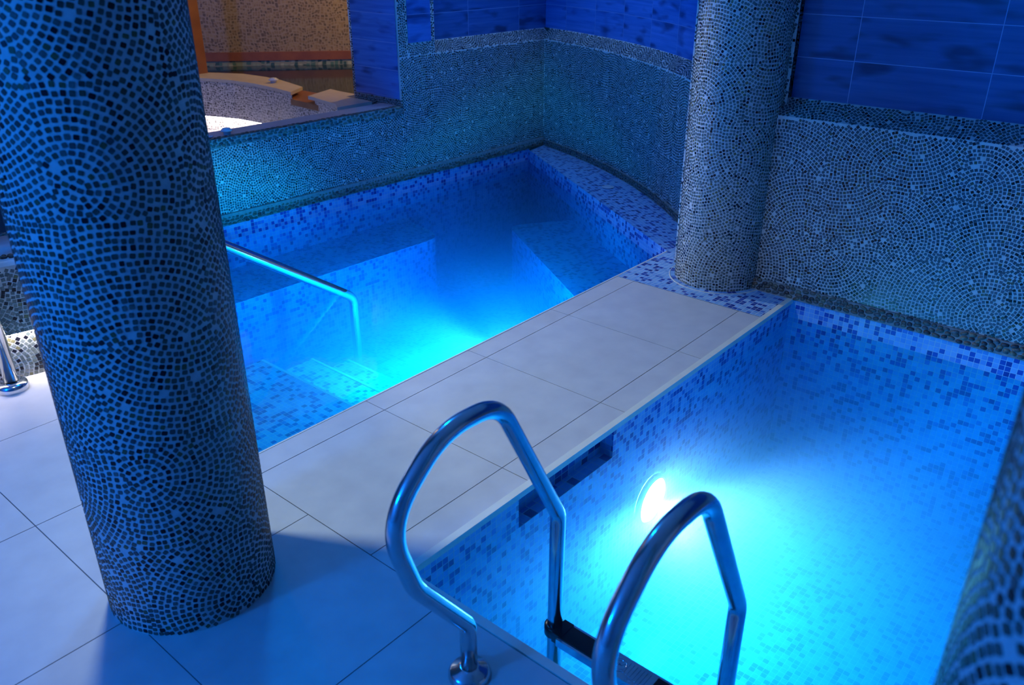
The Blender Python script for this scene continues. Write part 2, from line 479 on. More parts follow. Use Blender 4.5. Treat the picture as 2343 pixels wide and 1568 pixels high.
# tube sweep
def fillet(pts, rad, seg=8):
    pts = [Vector(p) for p in pts]
    out = [pts[0]]
    for i in range(1, len(pts) - 1):
        p, a, b = pts[i], pts[i - 1], pts[i + 1]
        d1 = (a - p).normalized(); d2 = (b - p).normalized()
        ang = d1.angle(d2)
        R = rad[i] if isinstance(rad, (list, tuple)) else rad
        t = min(R / math.tan(ang / 2), (a - p).length * 0.49, (b - p).length * 0.49)
        p0, p1 = p + d1 * t, p + d2 * t
        for k in range(seg + 1):
            x = k / seg
            out.append(p0 * (1 - x) ** 2 + p * 2 * x * (1 - x) + p1 * x * x)
    out.append(pts[-1])
    return out

def tube(name, pts, r, mat, parent=None, seg=24, caps=True):
    pts = [Vector(p) for p in pts]
    V, F = [], []
    t0 = (pts[1] - pts[0]).normalized()
    nrm = t0.orthogonal().normalized()
    for i, p in enumerate(pts):
        if i == 0: t = t0
        elif i == len(pts) - 1: t = (pts[i] - pts[i - 1]).normalized()
        else: t = ((pts[i + 1] - p).normalized() + (p - pts[i - 1]).normalized()).normalized()
        nrm = (nrm - t * nrm.dot(t)).normalized(); b = t.cross(nrm)
        for k in range(seg):
            a = 2 * PI * k / seg
            V.append(p + (nrm * math.cos(a) + b * math.sin(a)) * r)
    for i in range(len(pts) - 1):
        for k in range(seg):
            k2 = (k + 1) % seg
            F.append((i * seg + k, i * seg + k2, (i + 1) * seg + k2, (i + 1) * seg + k))
    if caps:
        F.append(tuple(range(seg - 1, -1, -1))); F.append(tuple(range((len(pts) - 1) * seg, len(pts) * seg)))
    me = bpy.data.meshes.new(name); me.from_pydata([v[:] for v in V], [], F)
    return finish(name, me, [mat], parent, smooth=True)

def lathe(name, prof, mat, loc=(0, 0, 0), parent=None, seg=48, rot=None, a0=0.0, a1=2 * PI):
    full = abs(a1 - a0 - 2 * PI) < 1e-6
    ns = seg if full else seg + 1
    V, F = [], []
    for (r, z) in prof:
        for k in range(ns):
            a = a0 + (a1 - a0) * k / seg
            v = Vector((r * math.cos(a), r * math.sin(a), z))
            if rot: v = rot @ v
            V.append(v + Vector(loc))
    for i in range(len(prof) - 1):
        for k in range(seg):
            k2 = (k + 1) % ns
            F.append((i * ns + k, i * ns + k2, (i + 1) * ns + k2, (i + 1) * ns + k))
    me = bpy.data.meshes.new(name); me.from_pydata([v[:] for v in V], [], F)
    o = finish(name, me, [mat] if not isinstance(mat, list) else mat, parent, smooth=True)
    return o

# ------------------------------------------------------------------ key dimensions (metres)
XE = 1.235           # deck edge of both pools
YL, YR = 2.329, 1.490   # walkway edges
XB = 3.62            # end of the walkway tiles
WZ = -0.10           # water level
XR = 3.95            # right wall face
HC = 2.65            # ceiling
CR = 0.2265          # column radius
BO = np.array([2.70, 4.735]); BT = np.array([0.99927, -0.0383]); BN = np.array([0.0383, 0.99927])
def bw(s, d=0.0, z=0.0):      # back wall: s along it, d into the wall
    p = BO + BT * s + BN * d
    return np.array([p[0], p[1], z])
BT3, BN3 = np.array([BT[0], BT[1], 0.0]), np.array([BN[0], BN[1], 0.0])
Z3 = np.array([0, 0, 1.0])

# arc wall: circle through three base points
def circle3(a, b, c):
    ax, ay = a; bx, by = b; cx, cy = c
    d = 2 * (ax * (by - cy) + bx * (cy - ay) + cx * (ay - by))
    ux = ((ax * ax + ay * ay) * (by - cy) + (bx * bx + by * by) * (cy - ay) + (cx * cx + cy * cy) * (ay - by)) / d
    uy = ((ax * ax + ay * ay) * (cx - bx) + (bx * bx + by * by) * (ax - cx) + (cx * cx + cy * cy) * (bx - ax)) / d
    return ux, uy, math.hypot(ax - ux, ay - uy)
ACX, ACY, ACR = circle3((5.845, 4.615), (5.545, 3.845), (4.695, 2.589))
A_START = math.atan2(2.05 - ACY, 4.28 - ACX)
A_END = math.atan2(4.615 - ACY, 5.845 - ACX)
def arc_pt(a, d=0.0, z=0.0):
    return np.array([ACX + (ACR + d) * math.cos(a), ACY + (ACR + d) * math.sin(a), z])

# ------------------------------------------------------------------ floor
def build_floor():
    g = MB()
    g.poly([(-4, -3), (XE - 0.004, -3), (XE - 0.004, 7), (-4, 7)], -0.003, mi=1)
    g.poly([(XE - 0.004, -3), (9.5, -3), (9.5, -0.745), (XE - 0.004, -0.745)], -0.003, mi=0)
    g.poly([(XE - 0.004, YR), (XB, YR), (XB, YL), (XE - 0.004, YL)], -0.003, mi=1)
    gap = 0.0016
    def slab(x0, x1, y0, y1):
        x0 += gap; x1 -= gap; y0 += gap; y1 -= gap
        g.face([(x0, y0, 0), (x1, y0, 0), (x1, y1, 0), (x0, y1, 0)], None, 0)
        for a, b in (((x0, y0), (x1, y0)), ((x1, y0), (x1, y1)), ((x1, y1), (x0, y1)), ((x0, y1), (x0, y0))):
            g.face([(*a, -0.003), (*b, -0.003), (*b, 0), (*a, 0)], None, 0)
    xs = [XE, 0.642, 0.047, -0.55, -1.147, -1.744, -2.34, -2.94, -3.54, -4]
    ys = [1.303 + 0.607 * k for k in range(-8, 10)]
    for i in range(len(xs) - 1):
        for j in range(len(ys) - 1):
            slab(xs[i + 1], xs[i], ys[j], ys[j + 1])
    wx = [XE, 1.836, 2.432, 3.033, XB]; wy = [YR, 1.608, 2.2185, YL]
    for i in range(4):
        for j in range(3):
            slab(wx[i], wx[i + 1], wy[j], wy[j + 1])
    o = g.build('floor', [M['deck'], M['deck_grout']])
    tag(o, 'pale porcelain tile deck and walkway between the pools', kind='structure')
build_floor()

# far room floor
g = MB(); g.poly([(1.5, 5.0), (9, 5.0), (9, 10), (1.5, 10)], 0.0)
tag(g.build('floor', [M['deck']]), 'floor of the far spa room beyond the opening', kind='structure')

# ceilings and outer walls of the hall
g = MB(); g.box((-4, -3, HC), (9.5, 10.5, HC + 0.1))
tag(g.build('ceiling', [M['plaster']]), 'plain ceiling', kind='structure')
g = MB(); g.box((-4.1, -3, 0), (-4, 10, HC)); tag(g.build('wall_left', [M['plaster']]), 'plain wall on the left', kind='structure')
g = MB(); g.box((-4, -3.1, -1.2), (9.5, -3, HC)); tag(g.build('wall_front', [M['plaster']]), 'plain wall behind the camera', kind='structure')
g = MB(); g.box((9.4, 2, 0), (9.5, 10.5, HC)); g.box((-4, 10.4, 0), (9.5, 10.5, HC))
tag(g.build('wall_far', [M['plaster']]), 'outer wall of the far room', kind='structure')

# ------------------------------------------------------------------ pool basins
P2X0, P2X1, P2Y0, P2Y1, P2Z = XE + 0.018, XR - 0.012, -0.75, YR - 0.018, -1.0
def wall_uv(b, p0, p1, z0, z1, off=0.0):
    p0, p1 = Vector((*p0, 0)), Vector((*p1, 0)); L = (p1 - p0).length
    b.face([(p0.x, p0.y, z0), (p1.x, p1.y, z0), (p1.x, p1.y, z1), (p0.x, p0.y, z1)],
           [(off, z0), (off + L, z0), (off + L, z1), (off, z1)])

b2 = MB()
b2.poly([(P2X0, P2Y0), (P2X1, P2Y0), (P2X1, P2Y1), (P2X0, P2Y1)], P2Z)
wall_uv(b2, (P2X1, P2Y1), (P2X1, P2Y0), P2Z, 0.0)
wall_uv(b2, (P2X0, P2Y0), (P2X0, P2Y1), P2Z, -0.004)
wall_uv(b2, (P2X1, P2Y0), (P2X0, P2Y0), P2Z, -0.004)  # unseen end wall, set close in to bounce more light
# walkway side with the skimmer niche
nx0, nx1, nz0, nz1, nd = 1.765, 2.33, -0.150, -0.032, 0.06
def ywall(x0, x1, z0, z1, y=P2Y1):
    b2.face([(x0, y, z0), (x1, y, z0), (x1, y, z1), (x0, y, z1)], [(x0, z0), (x1, z0), (x1, z1), (x0, z1)])
ywall(P2X0, nx0, P2Z, -0.004); ywall(nx1, P2X1, P2Z, -0.004)
ywall(nx0, nx1, P2Z, nz0); ywall(nx0, nx1, nz1, -0.004)
basin2 = b2.build('pool_basin', [M['pool']])
tag(basin2, 'blue mosaic basin of the front pool with the ladder', kind='structure')
nb = MB()
yb = P2Y1 + nd
nb.face([(nx0, yb, nz0), (nx1, yb, nz0), (nx1, yb, nz1), (nx0, yb, nz1)], [(nx0 * .6, nz0 * .6), (nx1 * .6, nz0 * .6), (nx1 * .6, nz1 * .6), (nx0 * .6, nz1 * .6)])
nb.face([(nx0, P2Y1, nz0), (nx1, P2Y1, nz0), (nx1, yb, nz0), (nx0, yb, nz0)], [(nx0 * .6, 0), (nx1 * .6, 0), (nx1 * .6, nd * .6), (nx0 * .6, nd * .6)])
nb.face([(nx0, yb, nz1), (nx1, yb, nz1), (nx1, P2Y1, nz1), (nx0, P2Y1, nz1)], [(nx0, 0), (nx1, 0), (nx1, nd), (nx0, nd)])
nb.face([(nx0, P2Y1, nz0), (nx0, yb, nz0), (nx0, yb, nz1), (nx0, P2Y1, nz1)], [(0, nz0), (nd, nz0), (nd, nz1), (0, nz1)])
nb.face([(nx1, yb, nz0), (nx1, P2Y1, nz0), (nx1, P2Y1, nz1), (nx1, yb, nz1)], [(0, nz0), (nd, nz0), (nd, nz1), (0, nz1)])
nb.build('skimmer_niche', [M['pool']], basin2)

# pool 1 outline
TC = (1.30, 4.58); TR = 1.08      # hot tub on the left
LD0, LD1 = (4.147, YL), (5.60, 4.56)     # diagonal ledge front
def tub_arc(r, a0, a1, n):
    return [(TC[0] + r * math.cos(a0 + (a1 - a0) * k / n), TC[1] + r * math.sin(a0 + (a1 - a0) * k / n)) for k in range(n + 1)]
P1Z = -0.78
aa = math.acos((XE + 0.01 - TC[0]) / (TR - 0.05))
p1 = [(XE + 0.01, YL), LD0, LD1, tuple(bw(2.95, 0.0)[:2]), tuple(bw(-0.12, 0.0)[:2])] + list(reversed(tub_arc(TR - 0.05, -aa, 0.12, 14)))
b1 = MB()
b1.poly(p1, P1Z)
off = 0.0
for i in range(len(p1)):
    q0, q1 = p1[i], p1[(i + 1) % len(p1)]
    wall_uv(b1, q1, q0, P1Z, -0.0, off)
    off += math.hypot(q1[0] - q0[0], q1[1] - q0[1])
basin1 = b1.build('pool_basin', [M['pool']])
tag(basin1, 'blue mosaic basin of the rear pool with steps and benches', kind='structure')

def prism(b, pts, z0, z1, uvf=None):
    b.poly(pts, z1, uvf)
    o = 0.0
    for i in range(len(pts)):
        q0, q1 = pts[i], pts[(i + 1) % len(pts)]
        wall_uv(b, q0, q1, z0, z1, o); o += math.hypot(q1[0] - q0[0], q1[1] - q0[1])
def rounded(pts, rads, n=6):
    out = []
    for i, p in enumerate(pts):
        r = rads[i]
        if r == 0: out.append(p); continue
        a = Vector(pts[i - 1]); c = Vector(pts[(i + 1) % len(pts)]); q = Vector(p)
        d1 = (a - q).normalized() * r; d2 = (c - q).normalized() * r
        for k in range(n + 1):
            x = k / n
            v = (q + d1) * (1 - x) ** 2 + q * 2 * x * (1 - x) + (q + d2) * x * x
            out.append((v.x, v.y))
    return out
# steps going down from the left
nosing = plain('pale_nosing', (0.62, 0.76, 0.82), 0.4)
for x1, z1, y1 in ((2.09, -0.29, 3.46), (2.39, -0.40, 3.46), (2.63, -0.50, 3.46)):
    b = MB()
    prism(b, [(XE + 0.01, YL + 0.001), (x1, YL + 0.001), (x1, y1), (XE + 0.01, y1)], P1Z, z1)
    o = b.build('step', [M['pool']], basin1)
    e = MB(); e.box((x1 - 0.012, YL + 0.001, z1 - 0.006), (x1 + 0.002, y1, z1 + 0.0025))
    e.build('nosing', [nosing], o)
BZ = -0.295
f0, f1 = bw(-0.3, -0.53), bw(1.42, -0.53)
back_bench = rounded([tuple(bw(-0.3, -0.002)[:2]), tuple(f0[:2]), tuple(f1[:2]), tuple(bw(1.50, -0.002)[:2])], [0, 0, 0.16, 0])
b = MB(); prism(b, back_bench, P1Z, BZ); b.build('bench', [M['pool']], basin1)
ld = Vector((LD1[0] - LD0[0], LD1[1] - LD0[1])).normalized(); ln = Vector((-ld.y, ld.x))
def led(s, d): p = Vector(LD0) + ld * s + ln * d; return (p.x, p.y)
right_bench = rounded([led(0.0, 0.002), led(1.60, 0.002), led(1.60, 0.51), led(-0.35, 0.51), (3.70, YL + 0.002), (4.14, YL + 0.002)], [0, 0, 0.13, 0, 0, 0])
b = MB(); prism(b, right_bench, P1Z, BZ); b.build('bench', [M['pool']], basin1)

# ledge and platform around the right-hand column
lg = MB()
arc_back = [tuple(arc_pt(A_START + (A_END - A_START) * k / 16, 0.03)[:2]) for k in range(17)]
lg.poly([(XB, YR), (XR + 0.3, YR), (XR + 0.55, YL), LD0, (XB, YL)], 0.0005)
ang = math.atan2(ld.y, ld.x)
def rot_uv(p): return (p[0] * math.cos(-ang) - p[1] * math.sin(-ang), p[0] * math.sin(-ang) + p[1] * math.cos(-ang))
lg.poly([LD0, (XR + 0.55, YL)] + [p for p in arc_back if p[1] > YL + 0.02] + [LD1], 0.0005, rot_uv)
o = lg.build('trim_1', [M['pool']]); tag(o, 'blue mosaic ledge along the curved wall and round the far column', kind='structure')

# cream edge trims
tr = MB(); tr.box((XE + 0.002, YR - 0.028, -0.020), (XR - 0.01, YR - 0.001, 0.004))
o = tr.build('trim_2', [M['cream']], bevel=0.005); tag(o, 'cream edge trim of the walkway over the front pool', kind='structure')
tr = MB(); tr.box((XE + 0.001, -0.75, -0.022), (XE + 0.028, YR - 0.032, 0.004))
o = tr.build('trim_3', [M['cream']], bevel=0.005); tag(o, 'cream edge trim of the deck beside the ladder', kind='structure')
tr = MB(); tr.box((XE + 0.011, YL - 0.001, -0.012), (LD0[0], YL + 0.006, 0.002))
o = tr.build('trim_4', [M['cream']], bevel=0.003); tag(o, 'thin pale edge of the walkway over the rear pool', kind='structure')

# ------------------------------------------------------------------ water
def water(name, pts, z0, z1, mat, label):
    b = MB(); b.poly(pts, z1); b.poly(list(reversed(pts)), z0)
    for i in range(len(pts)):
        wall_uv(b, pts[i], pts[(i + 1) % len(pts)], z0, z1)
    o = b.build(name, [mat], merge=True)
    return tag(o, label, 'water', kind='stuff')
WAT = water_mat('pool_water', (2.9, 0.25, 0.05), (0.80, 0.80, 0.82), 0.55)
WAT1 = water_mat('pool_water_rear', (6.0, 0.40, 0.05), (0.70, 0.84, 0.92), 0.55)
ex = 0.012
water('pool_water', [(P2X0 - ex, P2Y0 - ex), (P2X1 + ex, P2Y0 - ex), (P2X1 + ex, P2Y1 + nd + 0.01), (P2X0 - ex, P2Y1 + nd + 0.01)], P2Z - 0.02, WZ, WAT,
      'clear glowing blue water filling the front pool with the ladder')
cen = Vector((3.2, 3.4))
p1w = [tuple(Vector(p) + (Vector(p) - cen).normalized() * 0.015) for p in p1]
water('pool_water', p1w, P1Z - 0.02, WZ, WAT1, 'deep blue water filling the rear pool below the opening')

# ------------------------------------------------------------------ columns
SC = 2 * PI * CR / 5
def column(name, x, y, label, pitch, half, tmat, corners, seed, ztop=HC):
    t = thing(name, label, 'column', (x, y, 0))
    mosaic('shaft', cyl_map(x, y, CR), 0, 2 * PI * CR, 0, ztop, 64, 8, SC, pitch, half, tmat, t, seed, corners, True)
    return t
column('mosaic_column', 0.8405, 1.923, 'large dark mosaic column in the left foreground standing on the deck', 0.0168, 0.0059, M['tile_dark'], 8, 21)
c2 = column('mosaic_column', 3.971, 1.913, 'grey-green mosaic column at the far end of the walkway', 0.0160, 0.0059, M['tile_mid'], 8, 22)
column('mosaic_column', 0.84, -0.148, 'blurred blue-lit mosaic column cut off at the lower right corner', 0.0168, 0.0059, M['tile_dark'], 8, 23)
# ring of pool tiles at the foot of the far column
rb = MB(); K = 72
for k in range(K):
    a0, a1 = 2 * PI * k / K, 2 * PI * (k + 1) / K
    r0, r1 = CR + 0.001, CR + 0.027
    pts = [(3.971 + r * math.cos(a), 1.913 + r * math.sin(a), 0.004) for r, a in ((r0, a0), (r1, a0), (r1, a1), (r0, a1))]
    rb.face(pts, [(0.025 * 40 + 0.001, r0 * 0 + a0 * r1), (0.025 * 41 - 0.001, a0 * r1), (0.025 * 41 - 0.001, a1 * r1), (0.025 * 40 + 0.001, a1 * r1)])
rb.build('base_ring', [M['pool']], c2)
lathe('ring_edge', [(CR + 0.026, 0.0), (CR + 0.026, 0.0045), (CR + 0.030, 0.0045), (CR + 0.032, 0.0)], M['grout'], (3.971, 1.913, 0), c2, 64)

# ------------------------------------------------------------------ back wall with opening
WT = 0.885      # wainscot top (front edge), bevel rises to WB at the recessed tiles
WB = 0.965
SO = 1.555      # opening right edge along the wall (s)
SP = 1.90       # end of the raised pier
SE = 3.16       # corner
SS = 0.545      # sill height
wb = MB()
# carcass behind the cladding (solid blocks)
def bbox(s0, s1, d0, d1, z0, z1, b):
    P = [bw(s0, d0), bw(s1, d0), bw(s1, d1), bw(s0, d1)]
    lo = [(p[0], p[1], z0) for p in P]; hi = [(p[0], p[1], z1) for p in P]
    b.face(hi); b.face(lo[::-1])
    for i in range(4):
        j = (i + 1) % 4
        b.face([lo[i], lo[j], hi[j], hi[i]])
bbox(-0.31, SO, 0.004, 0.20, 0.0, SS - 0.012, wb)
bbox(SO, SE + 0.35, 0.004, 0.56, 0.0, WT, wb)
bbox(SO + 0.004, SP - 0.004, 0.004, 0.56, WT, HC, wb)
bbox(SP - 0.004, SE + 0.35, 0.10, 0.56, WT, HC, wb)
wall_back = wb.build('wall_back', [M['plaster']])
tag(wall_back, 'back wall with blue tiles above a mosaic wainscot', kind='structure')
bbox(-0.31, SO, 0.004, 0.56, 1.75, HC, wb2 := MB())
wb2.build('lintel', [M['plaster']], wall_back)
PB = 0.0166; HB = 0.0064; SH = 0.29
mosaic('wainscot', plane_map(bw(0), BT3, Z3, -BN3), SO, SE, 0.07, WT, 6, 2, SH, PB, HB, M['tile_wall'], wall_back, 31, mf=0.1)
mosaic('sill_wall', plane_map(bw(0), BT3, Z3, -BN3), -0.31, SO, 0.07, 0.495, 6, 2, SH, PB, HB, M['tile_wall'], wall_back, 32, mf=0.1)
# bevelled top of the wainscot
bl = math.hypot(0.09, WB - WT); be = (BN3 * 0.09 + Z3 * (WB - WT)) / bl; bnrm = np.cross(BT3, be)
mosaic('wainscot_top', plane_map(bw(0, 0, WT), BT3, be, bnrm), SP, SE + 0.08, 0.0, bl, 4, 1, SH, PB, HB, M['tile_wall'], wall_back, 33)
# raised pier beside the opening
mosaic('pier_edge', plane_map(bw(0, 0, 0), BT3, Z3, -BN3), SO, SO + 0.085, WT, HC, 1, 4, 0.17, PB, HB, M['tile_wall'], wall_back, 34)
mosaic('pier_edge', plane_map(bw(0, 0, 0), BT3, Z3, -BN3), SP - 0.035, SP, WT, HC, 1, 4, 0.17, PB, HB, M['tile_wall'], wall_back, 35)
mosaic('pier_edge', plane_map(bw(SP), BN3, Z3, BT3), 0.0, 0.09, WT, HC, 1, 4, 0.17, PB, HB, M['tile_wall'], wall_back, 36)
pm = MB()
def bface(s0, s1, d, z0, z1, b, u0=0.0):
    b.face([bw(s0, d, z0), bw(s1, d, z0), bw(s1, d, z1), bw(s0, d, z1)], [(s0 + u0, z0), (s1 + u0, z0), (s1 + u0, z1), (s0 + u0, z1)])
bface(SO + 0.085, SP - 0.035, -0.004, WT + 0.09, HC, pm)
mosaic('pier_edge', plane_map(bw(0), BT3, Z3, -BN3), SO + 0.085, SP - 0.035, WT, WT + 0.09, 1, 1, 0.17, PB, HB, M['tile_wall'], wall_back, 37)
pm.build('pier_tiles', [M['wave_pier']], wall_back)
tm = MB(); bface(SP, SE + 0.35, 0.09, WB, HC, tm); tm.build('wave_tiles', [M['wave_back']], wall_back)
# reveal of the opening
rv = MB()
def rface(d0, d1, z0, z1, b, s=SO):
    b.face([bw(s, d1, z0), bw(s, d0, z0), bw(s, d0, z1), bw(s, d1, z1)], [(d1, z0), (d0, z0), (d0, z1), (d1, z1)])
rface(0.02, 0.53, SS + 0.045, HC, rv, SO - 0.002); rv.build('reveal_tiles', [wave_tile('wave_tile_reveal', 0.7, 0.19, 0.1, -0.60)], wall_back)
mosaic('reveal_mosaic', plane_map(bw(SO), BN3, Z3, -BT3), 0.0, 0.56, 0.0, SS + 0.045, 2, 2, 0.19, PB, HB, M['tile_wall'], wall_back, 38)
mosaic('reveal_mosaic', plane_map(bw(SO), BN3, Z3, -BT3), 0.53, 0.56, SS + 0.045, HC, 1, 2, 0.17, PB, HB, M['tile_wall'], wall_back, 39)
# grout bead in the inner corner of the pier
# sill
win = MB(); bbox(-0.31, SO, 0.055, 0.215, SS - 0.03, SS, win)
win = win.build('window_1', [M['slab']], bevel=0.003); tag(win, 'grey slab sill of the opening in the back wall', kind='structure')
def sill_place(s, t):
    # across the rounded front edge: t 0 = bottom of the face, 1 = top of the sill
    zz = 0.495 + 0.05 * min(t / 0.62, 1.0)
    if t < 0.62:
        P = bw(s - 0.31, -0.006, 0.492 + 0.052 * t / 0.62); n = -BN3; c = Z3
    else:
        P = bw(s - 0.31, -0.004 + 0.045 * (t - 0.62) / 0.38, SS + 0.001); n = Z3; c = BN3
    return P, BT3, c, n
base = [[bw(-0.31, -0.008, 0.49), bw(SO, -0.008, 0.49), bw(SO, -0.008, SS), bw(-0.31, -0.008, SS)],
        [bw(-0.31, -0.008, SS), bw(SO, -0.008, SS), bw(SO, 0.056, SS), bw(-0.31, 0.056, SS)]]
pebbles('pebble_edge', sill_place, SO + 0.31, 5, 0.036, 0.019, win, 41, base)

# pebble skirting along the back wall
def bs_place(s, t):
    return bw(s - 0.2, -0.012 - 0.006 * math.cos(t * 3), 0.004 + 0.066 * t), BT3, Z3, -BN3
base = [[bw(-0.2, -0.016, 0.0), bw(SE, -0.016, 0.0), bw(SE, -0.012, 0.072), bw(-0.2, -0.012, 0.072)],
        [bw(-0.2, -0.012, 0.072), bw(SE, -0.012, 0.072), bw(SE, 0.004, 0.076), bw(-0.2, 0.004, 0.076)],
        [bw(-0.2, -0.016, 0.0), bw(-0.2, 0.01, 0.0), bw(SE, 0.01, 0.0), bw(SE, -0.016, 0.0)]]
o = pebbles('baseboard_back', bs_place, SE + 0.2, 4, 0.030, 0.017, None, 42, base)
tag(o, 'dark pebble skirting along the back wall', kind='structure')

# ------------------------------------------------------------------ arc wall
AL = ACR * (A_END - A_START)
wa = MB()
KA = 24
for k in range(KA):
    a0 = A_START + (A_END + 0.07 - A_START) * k / KA; a1 = A_START + (A_END + 0.07 - A_START) * (k + 1) / KA
    wa.face([arc_pt(a1, 0.004, 0), arc_pt(a0, 0.004, 0), arc_pt(a0, 0.004, WT), arc_pt(a1, 0.004, WT)])
    wa.face([arc_pt(a1, 0.004, WT), arc_pt(a0, 0.004, WT), arc_pt(a0, 0.10, WT), arc_pt(a1, 0.10, WT)])
    wa.face([arc_pt(a0, 0.3, 0), arc_pt(a1, 0.3, 0), arc_pt(a1, 0.3, HC), arc_pt(a0, 0.3, HC)])
wall_arc = wa.build('wall_back_right', [M['plaster']])
tag(wall_arc, 'curved wall with blue tiles above a mosaic wainscot', kind='structure')
def arc_map(u, v, h):
    a = A_START + u / ACR; r = ACR - h
    return np.stack([ACX + r * np.cos(a), ACY + r * np.sin(a), v], -1)
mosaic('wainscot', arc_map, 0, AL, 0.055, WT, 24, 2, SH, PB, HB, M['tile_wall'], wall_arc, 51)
def arc_bevel(u, v, h):
    a = A_START + u / ACR
    r = ACR + v * 0.09 / bl - h * (WB - WT) / bl
    return np.stack([ACX + r * np.cos(a), ACY + r * np.sin(a), WT + v * (WB - WT) / bl + h * 0.09 / bl], -1)
mosaic('wainscot_top', arc_bevel, 0, AL + 0.05, 0.0, bl, 24, 1, SH, PB, HB, M['tile_wall'], wall_arc, 52)
ta = MB()
for k in range(KA):
    a0 = A_START + (A_END + 0.07 - A_START) * k / KA; a1 = A_START + (A_END + 0.07 - A_START) * (k + 1) / KA
    u0, u1 = ACR * (a0 - A_START), ACR * (a1 - A_START)
    ta.face([arc_pt(a0, 0.09, WB), arc_pt(a1, 0.09, WB), arc_pt(a1, 0.09, HC), arc_pt(a0, 0.09, HC)], [(u0, WB), (u1, WB), (u1, HC), (u0, HC)])
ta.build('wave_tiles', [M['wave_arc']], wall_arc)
def as_place(s, t):
    a = A_START + s / ACR
    P = arc_pt(a, -0.010, 0.004 + 0.05 * t); tn = np.array([-math.sin(a), math.cos(a), 0]); n = -np.array([math.cos(a), math.sin(a), 0])
    return P, tn, Z3, n
base = []
for k in range(KA):
    a0 = A_START + (A_END - A_START) * k / KA; a1 = A_START + (A_END - A_START) * (k + 1) / KA
    base.append([arc_pt(a0, -0.012, 0), arc_pt(a1, -0.012, 0), arc_pt(a1, -0.010, 0.055), arc_pt(a0, -0.010, 0.055)])
    base.append([arc_pt(a0, -0.010, 0.055), arc_pt(a1, -0.010, 0.055), arc_pt(a1, 0.004, 0.058), arc_pt(a0, 0.004, 0.058)])
o = pebbles('baseboard_back_right', as_place, AL, 3, 0.030, 0.017, None, 53, base)
tag(o, 'dark pebble skirting along the curved wall', kind='structure')

# ------------------------------------------------------------------ right wall
RT, RB, RD = 0.895, 0.968, 0.10
wr = MB()
wr.box((XR + 0.004, -3.0, 0), (XR + 0.45, 1.675, RT)); wr.box((XR + RD + 0.004, -3.0, RT), (XR + 0.45, 1.675, HC))
wr.box((XR + 0.06, 1.672, 0), (XR + 0.45, 2.2, HC))
wall_right = wr.build('wall_right', [M['plaster']])
tag(wall_right, 'right wall with large blue tiles above a mosaic wainscot', kind='structure')
X3, Y3 = np.array([1.0, 0, 0]), np.array([0, 1.0, 0])
PR, HR = 0.0165, 0.0063
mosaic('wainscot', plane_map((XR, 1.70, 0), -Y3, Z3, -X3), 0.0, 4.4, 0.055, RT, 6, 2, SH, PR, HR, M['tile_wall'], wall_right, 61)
bl2 = math.hypot(RD, RB - RT); be2 = (X3 * RD + Z3 * (RB - RT)) / bl2
mosaic('wainscot_top', plane_map((XR, 1.70, RT), -Y3, be2, np.cross(-Y3, be2)), 0.0, 4.4, 0.0, bl2, 4, 1, SH, PR, HR, M['tile_wall'], wall_right, 62)
mosaic('pier_edge', plane_map((XR + 0.055, 2.2, 0), -Y3, Z3, -X3), 0.0, 2.2 - 1.672, 0.0, HC, 2, 4, SH, PR, HR, M['tile_wall'], wall_right, 63)
mosaic('pier_edge', plane_map((XR + 0.055, 1.672, 0), X3, Z3, -Y3), 0.0, RD - 0.055, RB, HC, 1, 4, 0.17, PR, HR, M['tile_wall'], wall_right, 64)
tm = MB()
tm.face([(XR + RD, 1.675, RB), (XR + RD, -3, RB), (XR + RD, -3, HC), (XR + RD, 1.675, HC)], [(1.675, RB), (-3, RB), (-3, HC), (1.675, HC)])
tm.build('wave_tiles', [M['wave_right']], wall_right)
def rs_place(s, t):
    return np.array([XR - 0.010 - 0.012 * (1 - t), 1.70 - s, 0.004 + 0.055 * t]), -Y3, Z3 * 0.97 + X3 * 0.22, -X3
base = [[(XR - 0.024, 1.70, 0.0), (XR - 0.024, -2.4, 0.0), (XR - 0.008, -2.4, 0.060), (XR - 0.008, 1.70, 0.060)],
        [(XR - 0.008, 1.70, 0.060), (XR - 0.008, -2.4, 0.060), (XR + 0.004, -2.4, 0.062), (XR + 0.004, 1.70, 0.062)],
        [(XR - 0.024, 1.70, 0.0), (XR + 0.0, 1.70, 0.0), (XR + 0.0, -2.4, 0.0), (XR - 0.024, -2.4, 0.0)]]
o = pebbles('baseboard_right', rs_place, 4.1, 3, 0.034, 0.020, None, 65, base)
tag(o, 'dark pebble skirting along the right wall above the front pool', kind='structure')

# ------------------------------------------------------------------ hot tub on the left
tubL = thing('hot_tub', 'round hot tub with mosaic side and lit plinth behind the left column', 'hot tub', (TC[0], TC[1], 0))
TZ = 0.53
mosaic('side_wall', cyl_map(TC[0], TC[1], TR), -PI * TR, 0.10 * TR, 0.215, TZ - 0.03, 48, 2, SH, 0.0178, 0.0070, M['tile_mid'], tubL, 71)
lathe('overhang', [(TR - 0.05, 0.215), (TR, 0.215)], M['grout'], (TC[0], TC[1], 0), tubL, 64)
mosaic('plinth', cyl_map(TC[0], TC[1], TR - 0.045), -PI * (TR - .045), 0.10 * (TR - .045), 0.0, 0.215, 48, 1, 0.215, 0.0178, 0.0070, M['tile_mid'], tubL, 72)
lathe('rim_slab', [(0.76, TZ - 0.02), (0.76, TZ), (TR - 0.06, TZ), (TR - 0.06, TZ - 0.02)], M['slab'], (TC[0], TC[1], 0), tubL, 96)
lathe('inner_wall', [(0.70, -0.1), (0.70, TZ - 0.005), (TR + 0.004, TZ - 0.006), (TR + 0.004, TZ - 0.03)], M['pool'], (TC[0], TC[1], 0), tubL, 64)
